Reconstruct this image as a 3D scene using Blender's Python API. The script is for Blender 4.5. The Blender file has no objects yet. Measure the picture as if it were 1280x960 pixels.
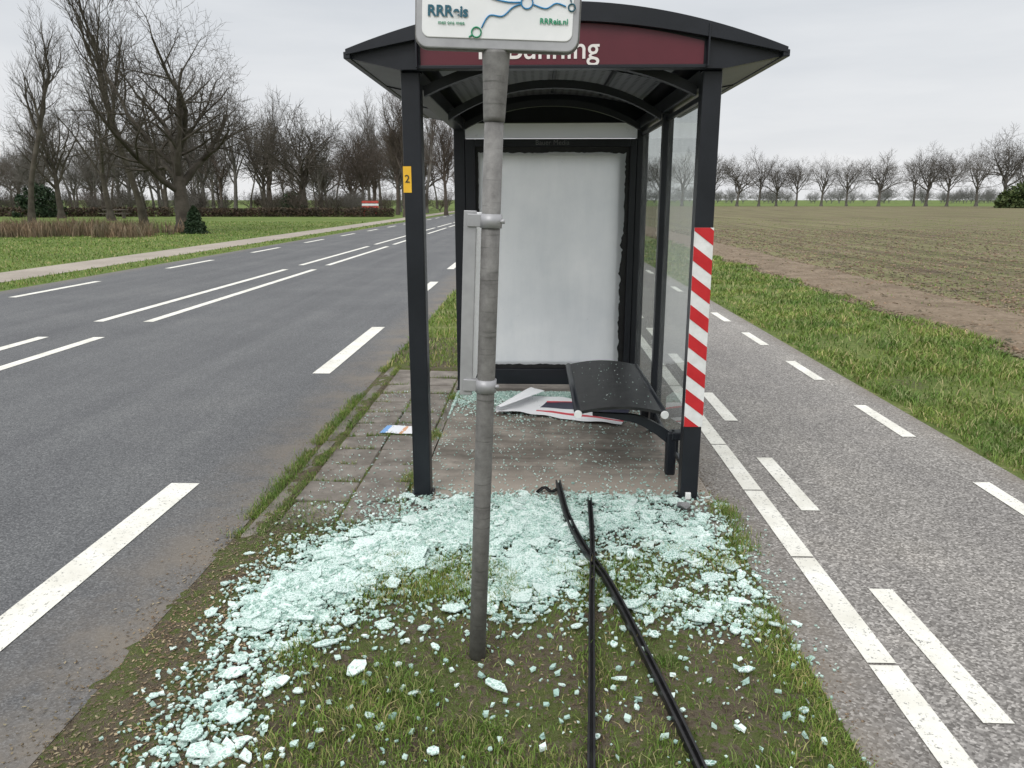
import bpy, bmesh, math, random
import numpy as np
from mathutils import Vector, Matrix
random.seed(7)
RNG = np.random.default_rng(11)
S = bpy.context.scene
COL = S.collection

# ---------------------------------------------------------------- numpy noise
_tab = np.random.default_rng(5).random((256, 256))
def vnoise(x, y, s, seed=0):
    x = np.asarray(x, float)*s + seed*17.3; y = np.asarray(y, float)*s + seed*9.1
    xi = np.floor(x).astype(int); yi = np.floor(y).astype(int)
    fx = x-xi; fy = y-yi
    fx = fx*fx*(3-2*fx); fy = fy*fy*(3-2*fy)
    a = _tab[xi % 256, yi % 256]; b = _tab[(xi+1) % 256, yi % 256]
    c = _tab[xi % 256, (yi+1) % 256]; d = _tab[(xi+1) % 256, (yi+1) % 256]
    return (a*(1-fx)+b*fx)*(1-fy)+(c*(1-fx)+d*fx)*fy
def fbm(x, y, s, seed=0, o=4):
    t = 0; n = 0
    for i in range(o):
        t = t + vnoise(x, y, s*2**i, seed+i)/2**i; n += 1/2**i
    return t/n
def sstep(a, b, x):
    t = np.clip((np.asarray(x, float)-a)/(b-a), 0, 1); return t*t*(3-2*t)

# ---------------------------------------------------------------- materials
def newmat(name):
    m = bpy.data.materials.new(name); m.use_nodes = True
    nt = m.node_tree; nt.nodes.clear()
    out = nt.nodes.new('ShaderNodeOutputMaterial')
    b = nt.nodes.new('ShaderNodeBsdfPrincipled')
    nt.links.new(b.outputs[0], out.inputs[0])
    return m, nt, b, out
def c4(c): return (c[0], c[1], c[2], 1)
def N(nt, t, **kw):
    n = nt.nodes.new(t)
    for k, v in kw.items(): setattr(n, k, v)
    return n
def noise_n(nt, scale, detail=4, rough=.6, vec=None):
    n = N(nt, 'ShaderNodeTexNoise'); n.inputs['Scale'].default_value = scale
    n.inputs['Detail'].default_value = min(detail, 5); n.inputs['Roughness'].default_value = rough
    if vec: nt.links.new(vec, n.inputs['Vector'])
    return n
def ramp(nt, fac, stops):
    r = N(nt, 'ShaderNodeValToRGB'); e = r.color_ramp.elements
    while len(e) < len(stops): e.new(.5)
    for i, (p, c) in enumerate(stops):
        e[i].position = p; e[i].color = c4(c)
    nt.links.new(fac, r.inputs[0]); return r
def mixc(nt, fac, a, b, mode='MIX'):
    m = N(nt, 'ShaderNodeMix', data_type='RGBA', blend_type=mode)
    for s, v in ((m.inputs[0], fac), (m.inputs[6], a), (m.inputs[7], b)):
        if isinstance(v, (int, float)): s.default_value = v
        elif isinstance(v, tuple): s.default_value = c4(v)
        else: nt.links.new(v, s)
    return m.outputs[2]
def pmat(name, c1, c2=None, scale=5., rough=.6, metal=0., bump=0., bscale=60., spec=.5, lo=.35, hi=.65):
    m, nt, b, out = newmat(name)
    tc = N(nt, 'ShaderNodeTexCoord').outputs['Object']
    if c2 is None: c2 = tuple(min(1, v*1.25) for v in c1)
    n = noise_n(nt, scale, 5, .65, tc)
    r = ramp(nt, n.outputs[0], [(lo, c1), (hi, c2)])
    nt.links.new(r.outputs[0], b.inputs['Base Color'])
    b.inputs['Roughness'].default_value = rough; b.inputs['Metallic'].default_value = metal
    b.inputs['Specular IOR Level'].default_value = spec
    if bump:
        n2 = noise_n(nt, bscale, 3, .6, tc); bp = N(nt, 'ShaderNodeBump')
        bp.inputs['Strength'].default_value = bump; bp.inputs['Distance'].default_value = .01
        nt.links.new(n2.outputs[0], bp.inputs['Height']); nt.links.new(bp.outputs[0], b.inputs['Normal'])
    return m

def asphalt(name, dark, light, spk, big, dust=None, bs=.5):
    m, nt, b, out = newmat(name)
    tc = N(nt, 'ShaderNodeTexCoord').outputs['Object']
    v = N(nt, 'ShaderNodeTexVoronoi'); v.inputs['Scale'].default_value = spk; nt.links.new(tc, v.inputs['Vector'])
    sx = N(nt, 'ShaderNodeSeparateColor'); nt.links.new(v.outputs['Color'], sx.inputs[0])
    base = ramp(nt, sx.outputs[0], [(0., dark), (.75, tuple((a+c)/2 for a, c in zip(dark, light))), (1., light)])
    n = noise_n(nt, big, 5, .65, tc)
    r = ramp(nt, n.outputs[0], [(.3, (.85, .85, .86)), (.55, (1., 1., 1.)), (.7, (1.13, 1.12, 1.1))])
    c = mixc(nt, 1., base.outputs[0], r.outputs[0], 'MULTIPLY')
    mp = N(nt, 'ShaderNodeMapping'); mp.inputs['Scale'].default_value = (1.6, .05, 1); nt.links.new(tc, mp.inputs[0])
    n3 = noise_n(nt, 1.2, 3, .6, mp.outputs[0])
    r3 = ramp(nt, n3.outputs[0], [(.35, (.90, .90, .91)), (.65, (1.1, 1.1, 1.09))])
    c = mixc(nt, 1., c, r3.outputs[0], 'MULTIPLY')
    if dust:
        sp = N(nt, 'ShaderNodeSeparateXYZ'); nt.links.new(tc, sp.inputs[0])
        n5 = noise_n(nt, 2.5, 5, .7, tc); r5 = ramp(nt, n5.outputs[0], [(.36, (.15, .15, .15)), (.62, (1, 1, 1))])
        for x0, x1 in dust:
            mr = N(nt, 'ShaderNodeMapRange'); mr.inputs[1].default_value = x0; mr.inputs[2].default_value = x1; nt.links.new(sp.outputs[0], mr.inputs[0])
            ml = N(nt, 'ShaderNodeMath', operation='MULTIPLY'); nt.links.new(mr.outputs[0], ml.inputs[0]); nt.links.new(r5.outputs[0], ml.inputs[1])
            c = mixc(nt, ml.outputs[0], c, (.17, .148, .122))
    nt.links.new(c, b.inputs['Base Color'])
    b.inputs['Roughness'].default_value = .85; b.inputs['Specular IOR Level'].default_value = .3
    bp = N(nt, 'ShaderNodeBump'); bp.inputs['Strength'].default_value = bs; bp.inputs['Distance'].default_value = .003
    nt.links.new(v.outputs['Distance'], bp.inputs['Height']); nt.links.new(bp.outputs[0], b.inputs['Normal'])
    return m
M_road = asphalt('asphalt_road', (.062, .064, .067), (.185, .188, .19), 150, .6, [(-2.05, -1.55), (-9.4, -9.95)], .4)
M_path = asphalt('asphalt_cycle', (.105, .098, .090), (.41, .39, .365), 110, .9, [(1.3, .98), (2.75, 3.0)], .35)

def paintmat():
    m, nt, b, out = newmat('road_paint')
    tc = N(nt, 'ShaderNodeTexCoord').outputs['Object']
    n = noise_n(nt, 55, 5, .75, tc)
    r = ramp(nt, n.outputs[0], [(.35, (.18, .18, .175)), (.43, (.74, .73, .67))])
    n2 = noise_n(nt, 4, 5, .6, tc)
    r2 = ramp(nt, n2.outputs[0], [(.3, (.78, .77, .74)), (.65, (1, 1, 1))])
    nt.links.new(mixc(nt, 1., r.outputs[0], r2.outputs[0], 'MULTIPLY'), b.inputs['Base Color'])
    b.inputs['Roughness'].default_value = .7
    return m
M_paint = paintmat()

def groundmat(name, stops, s1, s2, bump=.6, bs=80, rows=None):
    m, nt, b, out = newmat(name)
    tc = N(nt, 'ShaderNodeTexCoord').outputs['Object']
    a = noise_n(nt, s1, 5, .7, tc); c = noise_n(nt, s2, 5, .75, tc)
    mx = N(nt, 'ShaderNodeMath', operation='ADD'); nt.links.new(a.outputs[0], mx.inputs[0]); nt.links.new(c.outputs[0], mx.inputs[1])
    hf = N(nt, 'ShaderNodeMath', operation='MULTIPLY'); hf.inputs[1].default_value = .5; nt.links.new(mx.outputs[0], hf.inputs[0])
    r = ramp(nt, hf.outputs[0], stops); col = r.outputs[0]
    n2 = noise_n(nt, bs, 4, .7, tc); hgt = n2.outputs[0]
    if rows:
        mp = N(nt, 'ShaderNodeMapping'); mp.inputs['Scale'].default_value = (rows, .05, 1); mp.inputs['Rotation'].default_value = (0, 0, .02); nt.links.new(tc, mp.inputs[0])
        n3 = noise_n(nt, 1., 3, .6, mp.outputs[0]); r3 = ramp(nt, n3.outputs[0], [(.38, (.66, .64, .62)), (.60, (1.15, 1.13, 1.1))])
        col = mixc(nt, 1., col, r3.outputs[0], 'MULTIPLY')
    nt.links.new(col, b.inputs['Base Color'])
    b.inputs['Roughness'].default_value = .95; b.inputs['Specular IOR Level'].default_value = .15
    bp = N(nt, 'ShaderNodeBump')
    bp.inputs['Strength'].default_value = bump; bp.inputs['Distance'].default_value = .03
    nt.links.new(hgt, bp.inputs['Height']); nt.links.new(bp.outputs[0], b.inputs['Normal'])
    return m
M_ground = groundmat('grassland', [(.36, (.06, .085, .022)), (.47, (.095, .14, .032)), (.55, (.13, .17, .048)), (.66, (.22, .20, .09))], .25, 6, .7, 12)
M_verge = groundmat('verge_soil', [(.36, (.05, .038, .027)), (.43, (.11, .088, .062)), (.48, (.15, .125, .09)), (.52, (.095, .115, .035)), (.59, (.12, .14, .055)), (.68, (.27, .23, .17))], 2.2, 28, .8, 120)
M_rverge = groundmat('roadside_verge', [(.38, (.10, .095, .05)), (.47, (.10, .14, .035)), (.55, (.15, .18, .055)), (.63, (.26, .23, .13))], 1.2, 14, .8, 50)
M_field = groundmat('field_soil', [(.36, (.10, .077, .054)), (.45, (.175, .138, .10)), (.53, (.135, .145, .062)), (.6, (.20, .16, .115)), (.68, (.27, .215, .155))], .45, 11, 1., 14, 1.7)
M_soil = groundmat('bare_soil', [(.36, (.11, .083, .058)), (.5, (.20, .155, .11)), (.66, (.29, .23, .17))], 1.5, 14, 1., 20)
M_concpath = groundmat('footpath_concrete', [(.35, (.24, .21, .18)), (.65, (.40, .36, .31))], .5, 12, .3, 60)

def grassmat(name, cols):
    m, nt, b, out = newmat(name)
    g = N(nt, 'ShaderNodeNewGeometry')
    r = ramp(nt, g.outputs['Random Per Island'], [(i/(len(cols)-1), c) for i, c in enumerate(cols)])
    tc = N(nt, 'ShaderNodeTexCoord').outputs['Object']
    n = noise_n(nt, 1.3, 2, .6, tc)
    r2 = ramp(nt, n.outputs[0], [(.35, (.72, .82, .74)), (.65, (1.3, 1.15, 1.05))])
    nt.links.new(mixc(nt, 1., r.outputs[0], r2.outputs[0], 'MULTIPLY'), b.inputs['Base Color'])
    b.inputs['Roughness'].default_value = .6; b.inputs['Specular IOR Level'].default_value = .2
    return m
M_grass = grassmat('grass_blades', [(.07, .13, .022), (.11, .195, .035), (.15, .24, .05), (.115, .19, .04), (.22, .25, .09), (.38, .33, .19)])
M_grass2 = grassmat('grass_blades_long', [(.075, .135, .025), (.12, .20, .04), (.16, .245, .055), (.20, .25, .085), (.40, .35, .20)])
M_reed = grassmat('dry_reeds', [(.09, .07, .05), (.17, .13, .09), (.24, .185, .13)])
M_hedge = grassmat('beech_hedge_leaves', [(.035, .028, .022), (.068, .050, .038), (.10, .074, .055)])
M_everg = grassmat('evergreen_leaves', [(.012, .027, .013), (.025, .045, .023), (.042, .07, .036)])
M_ivy = grassmat('ivy_leaves', [(.03, .05, .018), (.06, .085, .03), (.09, .12, .05)])
M_litter = grassmat('litter', [(.07, .05, .03), (.16, .12, .08), (.32, .27, .19)])
M_clod = grassmat('clods', [(.11, .083, .058), (.17, .133, .097), (.24, .19, .14)])

M_black = pmat('coated_steel_dark', (.006, .0075, .011), (.012, .014, .019), 3, .38, 0, .04, 200, .4)
M_black2 = pmat('rubber_black', (.007, .007, .008), (.02, .02, .02), 14, .45, spec=.4)
M_rib = pmat('rib_dark', (.010, .011, .014), (.018, .02, .024), 3, .5)
M_maroon = pmat('maroon_panel', (.085, .009, .017), (.11, .013, .023), 2, .38)
M_white = pmat('white_enamel', (.72, .73, .73), (.80, .80, .80), 6, .4)
M_cap = pmat('white_cap', (.7, .7, .68), (.8, .8, .78), 6, .4)
M_red = pmat('red_film', (.46, .012, .018), (.55, .02, .025), 10, .35)
M_whitef = pmat('white_film', (.66, .66, .64), (.78, .78, .77), 18, .35)
M_yel = pmat('yellow_tag', (.72, .40, .02), (.8, .46, .03), 8, .5)
M_txt = pmat('ink_dark', (.02, .02, .02), (.03, .03, .03), 8, .6)
M_txtw = pmat('ink_white', (.7, .66, .62), (.78, .74, .72), 8, .5)
M_teal = pmat('ink_teal', (.01, .09, .13), (.012, .10, .15), 8, .5)
M_green = pmat('ink_green', (.01, .25, .12), (.02, .28, .14), 8, .5)
M_blue = pmat('ink_blue', (.02, .20, .42), (.03, .23, .46), 8, .5)
M_soffit = pmat('soffit_grey', (.12, .125, .13), (.17, .17, .175), 2, .5)
M_skyl = pmat('ceiling_grey', (.26, .27, .28), (.34, .35, .36), 2, .5)
M_tile = pmat('paving_concrete', (.14, .124, .106), (.27, .243, .213), 5, .9, 0, .8, 160, .3)
M_kerb = pmat('kerb_concrete', (.12, .11, .09), (.21, .19, .165), 6, .9, 0, .7, 120, .3)
M_stone = pmat('stone_grey', (.14, .14, .14), (.24, .24, .24), 20, .9, 0, .5, 60)
M_redpaint = pmat('red_board', (.42, .05, .04), (.52, .08, .06), 5, .6)
M_wood = pmat('grey_wood', (.07, .06, .05), (.13, .11, .09), 8, .8)

def slabmat():
    m, nt, b, out = newmat('slab_concrete')
    tc = N(nt, 'ShaderNodeTexCoord').outputs['Object']; sp = N(nt, 'ShaderNodeSeparateXYZ'); nt.links.new(tc, sp.inputs[0])
    n = noise_n(nt, 3, 5, .7, tc); r = ramp(nt, n.outputs[0], [(.3, (.13, .116, .098)), (.5, (.20, .18, .157)), (.68, (.33, .30, .262))])
    mp = N(nt, 'ShaderNodeMapping'); mp.inputs['Scale'].default_value = (.6, 5, 1); nt.links.new(tc, mp.inputs[0])
    n2 = noise_n(nt, 1.5, 4, .7, mp.outputs[0]); r2 = ramp(nt, n2.outputs[0], [(.38, (.72, .71, .69)), (.62, (1.17, 1.15, 1.12))])
    c = mixc(nt, 1., r.outputs[0], r2.outputs[0], 'MULTIPLY')
    ad = N(nt, 'ShaderNodeMath', operation='MULTIPLY_ADD'); ad.inputs[1].default_value = .5; nt.links.new(n.outputs[0], ad.inputs[0]); nt.links.new(sp.outputs[1], ad.inputs[2])
    mr = N(nt, 'ShaderNodeMapRange'); mr.inputs[1].default_value = 4.8; mr.inputs[2].default_value = 4.5; nt.links.new(ad.outputs[0], mr.inputs[0])
    hf = N(nt, 'ShaderNodeMath', operation='MULTIPLY'); hf.inputs[1].default_value = .8; nt.links.new(mr.outputs[0], hf.inputs[0])
    c = mixc(nt, hf.outputs[0], c, (.32, .28, .235))
    nt.links.new(c, b.inputs['Base Color']); b.inputs['Roughness'].default_value = .88; b.inputs['Specular IOR Level'].default_value = .3
    n3 = noise_n(nt, 160, 3, .6, tc); bp = N(nt, 'ShaderNodeBump'); bp.inputs['Strength'].default_value = .5; bp.inputs['Distance'].default_value = .006
    nt.links.new(n3.outputs[0], bp.inputs['Height']); nt.links.new(bp.outputs[0], b.inputs['Normal'])
    return m
M_conc = slabmat()

def galv():
    m, nt, b, out = newmat('galvanised_steel')
    tc = N(nt, 'ShaderNodeTexCoord').outputs['Object']
    n = noise_n(nt, 22, 5, .7, tc)
    r = ramp(nt, n.outputs[0], [(.32, (.12, .115, .11)), (.68, (.22, .215, .205))])
    mp = N(nt, 'ShaderNodeMapping'); mp.inputs['Rotation'].default_value = (0, .9, 0); mp.inputs['Scale'].default_value = (2, 2, 40); nt.links.new(tc, mp.inputs[0])
    n2 = noise_n(nt, 2.2, 5, .6, mp.outputs[0])
    r2 = ramp(nt, n2.outputs[0], [(.32, (.55, .55, .53)), (.42, (1, 1, 1))])
    nt.links.new(mixc(nt, 1., r.outputs[0], r2.outputs[0], 'MULTIPLY'), b.inputs['Base Color'])
    b.inputs['Roughness'].default_value = .6; b.inputs['Metallic'].default_value = .2
    return m
M_galv = galv()
M_alu = pmat('aluminium_frame', (.30, .30, .31), (.40, .40, .41), 6, .45, .3)

def ceiling_dots():
    m, nt, b, out = newmat('perforated_ceiling')
    tc = N(nt, 'ShaderNodeTexCoord').outputs['Object']
    sc = N(nt, 'ShaderNodeVectorMath', operation='SCALE'); sc.inputs['Scale'].default_value = 17; nt.links.new(tc, sc.inputs[0])
    fr = N(nt, 'ShaderNodeVectorMath', operation='FRACTION'); nt.links.new(sc.outputs[0], fr.inputs[0])
    sb = N(nt, 'ShaderNodeVectorMath', operation='SUBTRACT'); sb.inputs[1].default_value = (.5, .5, .5); nt.links.new(fr.outputs[0], sb.inputs[0])
    ml = N(nt, 'ShaderNodeVectorMath', operation='MULTIPLY'); ml.inputs[1].default_value = (1, 1, 0); nt.links.new(sb.outputs[0], ml.inputs[0])
    ln = N(nt, 'ShaderNodeVectorMath', operation='LENGTH'); nt.links.new(ml.outputs[0], ln.inputs[0])
    r = ramp(nt, ln.outputs['Value'], [(.2, (.012, .012, .014)), (.27, (.17, .175, .185))])
    nt.links.new(r.outputs[0], b.inputs['Base Color']); b.inputs['Roughness'].default_value = .5
    return m
M_dots = ceiling_dots()

def opal(name, lo, hi, tr, frost=False):
    m, nt, b, out = newmat(name)
    tc = N(nt, 'ShaderNodeTexCoord').outputs['Object']
    n = noise_n(nt, 1.6, 5, .6, tc); r = ramp(nt, n.outputs[0], [(.3, lo), (.7, hi)])
    n2 = noise_n(nt, 16, 5, .8, tc); r2 = ramp(nt, n2.outputs[0], [(.27, (.8, .8, .8)), (.36, (1, 1, 1))])
    c = mixc(nt, 1., r.outputs[0], r2.outputs[0], 'MULTIPLY')
    if frost:
        mp = N(nt, 'ShaderNodeMapping'); mp.inputs['Rotation'].default_value = (0, .35, 0); mp.inputs['Scale'].default_value = (5, 5, .7); nt.links.new(tc, mp.inputs[0])
        n3 = noise_n(nt, 1.1, 5, .7, mp.outputs[0]); r3 = ramp(nt, n3.outputs[0], [(.35, (.94, .945, .95)), (.6, (1, 1, 1))])
        c = mixc(nt, 1., c, r3.outputs[0], 'MULTIPLY')
    nt.links.new(c, b.inputs['Base Color']); b.inputs['Roughness'].default_value = .18
    t = N(nt, 'ShaderNodeBsdfTranslucent'); nt.links.new(c, t.inputs[0])
    mx = N(nt, 'ShaderNodeMixShader'); mx.inputs[0].default_value = tr
    nt.links.new(b.outputs[0], mx.inputs[1]); nt.links.new(t.outputs[0], mx.inputs[2]); nt.links.new(mx.outputs[0], out.inputs[0])
    return m
M_poster = opal('opal_poster', (.76, .785, .81), (.92, .93, .94), .5, True)
M_header = opal('opal_header', (.92, .94, .95), (.97, .98, .98), .65)

def pane():
    m, nt, b, out = newmat('window_glass')
    nt.nodes.remove(b)
    t = N(nt, 'ShaderNodeBsdfTransparent'); t.inputs[0].default_value = (.90, .95, .93, 1)
    g = N(nt, 'ShaderNodeBsdfGlossy'); g.inputs['Roughness'].default_value = .03
    d = N(nt, 'ShaderNodeBsdfDiffuse'); d.inputs[0].default_value = (.75, .78, .76, 1)
    tl = N(nt, 'ShaderNodeBsdfTranslucent'); tl.inputs[0].default_value = (.8, .84, .82, 1)
    md = N(nt, 'ShaderNodeMixShader'); md.inputs[0].default_value = .5; nt.links.new(d.outputs[0], md.inputs[1]); nt.links.new(tl.outputs[0], md.inputs[2])
    tc = N(nt, 'ShaderNodeTexCoord').outputs['Object']
    n = noise_n(nt, 5, 5, .7, tc); rr = ramp(nt, n.outputs[0], [(.35, (.08, .08, .08)), (.7, (.24, .24, .24))])
    m1 = N(nt, 'ShaderNodeMixShader'); nt.links.new(rr.outputs[0], m1.inputs[0]); nt.links.new(t.outputs[0], m1.inputs[1]); nt.links.new(md.outputs[0], m1.inputs[2])
    f = N(nt, 'ShaderNodeFresnel'); f.inputs[0].default_value = 1.25
    fm = N(nt, 'ShaderNodeMath', operation='MULTIPLY'); fm.inputs[1].default_value = .45; nt.links.new(f.outputs[0], fm.inputs[0])
    m2 = N(nt, 'ShaderNodeMixShader'); nt.links.new(fm.outputs[0], m2.inputs[0]); nt.links.new(m1.outputs[0], m2.inputs[1]); nt.links.new(g.outputs[0], m2.inputs[2])
    nt.links.new(m2.outputs[0], out.inputs[0])
    return m
M_pane = pane()

def shardmat(name, plate):
    m, nt, b, out = newmat(name)
    g = N(nt, 'ShaderNodeNewGeometry')
    r = ramp(nt, g.outputs['Random Per Island'], [(0, (.27, .41, .36)), (.35, (.38, .53, .47)), (.8, (.50, .64, .58)), (1, (.70, .79, .75))])
    col = r.outputs[0]
    tc = N(nt, 'ShaderNodeTexCoord').outputs['Object']
    if plate:
        v = N(nt, 'ShaderNodeTexVoronoi', feature='DISTANCE_TO_EDGE'); v.inputs['Scale'].default_value = 80; nt.links.new(tc, v.inputs['Vector'])
        vr = ramp(nt, v.outputs['Distance'], [(.03, (.85, .85, .85)), (.15, (0, 0, 0))])
        v2 = N(nt, 'ShaderNodeTexVoronoi'); v2.inputs['Scale'].default_value = 80; nt.links.new(tc, v2.inputs['Vector'])
        s2 = N(nt, 'ShaderNodeSeparateColor'); nt.links.new(v2.outputs['Color'], s2.inputs[0])
        r3 = ramp(nt, s2.outputs[0], [(0, (.62, .72, .68)), (1, (1.15, 1.1, 1.12))])
        col = mixc(nt, 1., col, r3.outputs[0], 'MULTIPLY')
        col = mixc(nt, vr.outputs[0], col, (.72, .81, .78))
    nt.links.new(col, b.inputs['Base Color'])
    b.inputs['Roughness'].default_value = .14
    return m
M_plate = shardmat('crazed_glass', True)
M_crumb = shardmat('glass_crumbs', False)

def barkmat(name, a, c):
    return pmat(name, a, c, 1.5, .9, 0, 0, 20, .2)
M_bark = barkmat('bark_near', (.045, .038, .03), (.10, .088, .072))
M_barkf = barkmat('bark_far_hazed', (.095, .087, .078), (.155, .143, .128))  # aerial haze painted into the bark as paler grey, stronger in bark_haze
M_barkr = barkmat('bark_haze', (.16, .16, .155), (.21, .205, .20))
M_barkb = barkmat('bark_beech', (.075, .06, .05), (.12, .098, .082))

# ---------------------------------------------------------------- mesh helpers
def link(ob, parent=None, local=False):
    COL.objects.link(ob)
    if parent:
        ob.parent = parent
        if not local: ob.matrix_parent_inverse = Matrix.Translation(parent.location).inverted()
    return ob
def empty(name, loc=(0, 0, 0), rot=(0, 0, 0)):
    e = bpy.data.objects.new(name, None); e.location = loc; e.rotation_euler = rot; e.empty_display_size = .2
    COL.objects.link(e); return e
def mesh_obj(name, V, F, mat, parent=None, local=False, smooth=False):
    me = bpy.data.meshes.new(name); me.from_pydata([tuple(v) for v in V], [], F); me.update()
    if mat: me.materials.append(mat)
    if smooth: me.polygons.foreach_set('use_smooth', [True]*len(me.polygons))
    return link(bpy.data.objects.new(name, me), parent, local)
def tri_mesh(name, V, T, mat, flat=False):
    V = np.asarray(V, np.float32).reshape(-1, 3); T = np.asarray(T, np.int32).reshape(-1, 3)
    me = bpy.data.meshes.new(name)
    me.vertices.add(len(V)); me.vertices.foreach_set('co', V.ravel())
    me.loops.add(T.size); me.loops.foreach_set('vertex_index', T.ravel())
    me.polygons.add(len(T)); me.polygons.foreach_set('loop_start', np.arange(0, T.size, 3, dtype=np.int32))
    me.update(calc_edges=True); me.validate()
    me.polygons.foreach_set('use_smooth', np.full(len(T), not flat))
    me.materials.append(mat); return me
def tri_obj(name, V, T, mat, parent=None, flat=False):
    return link(bpy.data.objects.new(name, tri_mesh(name, V, T, mat, flat)), parent)
def bev(ob, w=.004, seg=2):
    m = ob.modifiers.new('bevel', 'BEVEL'); m.width = w; m.segments = seg; m.limit_method = 'ANGLE'; return ob
def box(name, x0, x1, y0, y1, z0, z1, mat, parent=None, b=.004, local=False):
    V = [(x, y, z) for z in (z0, z1) for y in (y0, y1) for x in (x0, x1)]
    F = [(0, 2, 3, 1), (4, 5, 7, 6), (0, 1, 5, 4), (2, 6, 7, 3), (0, 4, 6, 2), (1, 3, 7, 5)]
    ob = mesh_obj(name, V, F, mat, parent, local)
    if b: bev(ob, b)
    return ob
def sheet(name, x0, x1, y0, y1, z, mat, parent=None):
    return mesh_obj(name, [(x0, y0, z), (x1, y0, z), (x1, y1, z), (x0, y1, z)], [(0, 1, 2, 3)], mat, parent)
def extr_xz(name, pts, y0, y1, mat, parent=None, local=False, b=0):
    n = len(pts); V = [(x, y0, z) for x, z in pts]+[(x, y1, z) for x, z in pts]
    F = [tuple(range(n)), tuple(range(2*n-1, n-1, -1))]+[(i, i+n, (i+1) % n+n, (i+1) % n) for i in range(n)]
    ob = mesh_obj(name, V, F, mat, parent, local)
    bm = bmesh.new(); bm.from_mesh(ob.data); bmesh.ops.recalc_face_normals(bm, faces=bm.faces); bm.to_mesh(ob.data); bm.free()
    if b: bev(ob, b)
    return ob
def band_xz(name, top, bot, y0, y1, mat, parent=None):
    n = len(top); V = []
    for y in (y0, y1):
        V += [(x, y, z) for x, z in top]; V += [(x, y, z) for x, z in bot]
    F = []
    for i in range(n-1):
        F.append((i, n+i, n+i+1, i+1)); o = 2*n
        F.append((o+i, o+i+1, o+n+i+1, o+n+i))
        F.append((i, i+1, o+i+1, o+i)); F.append((n+i, o+n+i, o+n+i+1, n+i+1))
    F.append((0, 2*n, 3*n, n)); F.append((n-1, 2*n-1, 4*n-1, 3*n-1))
    ob = mesh_obj(name, V, F, mat, parent)
    bm = bmesh.new(); bm.from_mesh(ob.data); bmesh.ops.recalc_face_normals(bm, faces=bm.faces); bm.to_mesh(ob.data); bm.free()
    return ob
def tube(name, pts, rads, mat, parent=None, local=False, sides=20, caps=True):
    V = []; F = []; n = len(pts)
    for i, p in enumerate(pts):
        p = Vector(p); a = Vector(pts[min(i+1, n-1)])-Vector(pts[max(i-1, 0)]); a.normalize()
        u = a.cross(Vector((0, 0, 1)) if abs(a.z) < .9 else Vector((0, 1, 0))).normalized(); w = a.cross(u)
        r = rads[i] if isinstance(rads, (list, tuple)) else rads
        for k in range(sides):
            t = 2*math.pi*k/sides; V.append(p+u*math.cos(t)*r+w*math.sin(t)*r)
    for i in range(n-1):
        for k in range(sides):
            k2 = (k+1) % sides; F.append((i*sides+k, i*sides+k2, (i+1)*sides+k2, (i+1)*sides+k))
    if caps: F.append(tuple(range(sides-1, -1, -1))); F.append(tuple((n-1)*sides+k for k in range(sides)))
    ob = mesh_obj(name, V, F, mat, parent, local)
    for p in ob.data.polygons: p.use_smooth = len(p.vertices) == 4
    return ob
def text(name, body, size, loc, mat, parent=None, local=False, rot=(math.pi/2, 0, 0), align='LEFT', off=0.):
    c = bpy.data.curves.new(name, 'FONT'); c.body = body; c.size = size; c.align_x = align; c.extrude = .0008; c.offset = off
    c.materials.append(mat)
    ob = bpy.data.objects.new(name, c); ob.location = loc; ob.rotation_euler = rot
    return link(ob, parent, local)

# ---------------------------------------------------------------- ground & roads
sheet('ground', -1500, 1500, -200, 2500, 0, M_ground)
sheet('road', -9.86, -1.50, -40, 700, .004, M_road)
sheet('cycle_path', 1.0, 2.95, -40, 700, .004, M_path)
sheet('footpath', -12.4, -10.9, -40, 500, .004, M_concpath)
def marks(name, items):
    V = []; F = []
    for (x0, x1, y0, y1) in items:
        k = len(V); V += [(x0, y0, .008), (x1, y0, .008), (x1, y1, .008), (x0, y1, .008)]; F.append((k, k+1, k+2, k+3))
    return mesh_obj(name, V, F, M_paint)
it = []
for k in range(-3, 50):
    y = 1.45+5.77*k
    it.append((-2.16, -1.99, y, y+2.8)); it.append((-9.12, -8.97, y+.0, y+2.7))
for k in range(-2, 30):
    y = 10.37+9.42*k
    it.append((-5.42, -5.28, y, y+8.2)); it.append((-6.12, -5.98, y, y+8.2))
marks('road_markings', it)
it = []
for k in range(-4, 60):
    y = 2.2+1.745*k; it.append((1.455, 1.555, y, y+.88))
    y = 3.54+1.775*k; it.append((2.62, 2.72, y, y+.87))
for k in range(-6, 90):
    y = 2.525+.86*k; it.append((1.22, 1.325, y, y+.845))
marks('cycle_path_markings', it)

def paved(x, y):
    x = np.asarray(x); y = np.asarray(y)
    a = (x > -1.34) & (x < -.42) & (y > 3.66) & (y < 7.4)
    b = (x > -.72) & (x < 1.0) & (y > 4.02) & (y < 7.0)
    c = (x > .35) & (x < 1.0) & (y > 3.55) & (y < 4.02)
    return a | b | c
def hz(x, y, mesh=False):
    x = np.asarray(x, float); y = np.asarray(y, float)
    e = np.minimum(x+1.50+.10*(fbm(x, y, 5, 3)-.5)*2, 1.0-x+.05*(fbm(x, y, 7, 4)-.5)*2)
    h = .0+.022*sstep(-.03, .18, e)+.022*(fbm(x, y, 9, 1)-.5)*sstep(-.02, .12, e)+.012*(fbm(x, y, 40, 2, 2)-.45)*sstep(-.12, .05, e)
    h = np.maximum(h, .0018)
    p = paved(x, y)
    return np.where(p, .001 if mesh else .022, h)
xs = np.arange(-1.62, 1.12, .018); ys = np.arange(.3, 9.2, .022)
X, Y = np.meshgrid(xs, ys); Z = hz(X, Y, True)
nx = len(xs); ny = len(ys)
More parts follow.
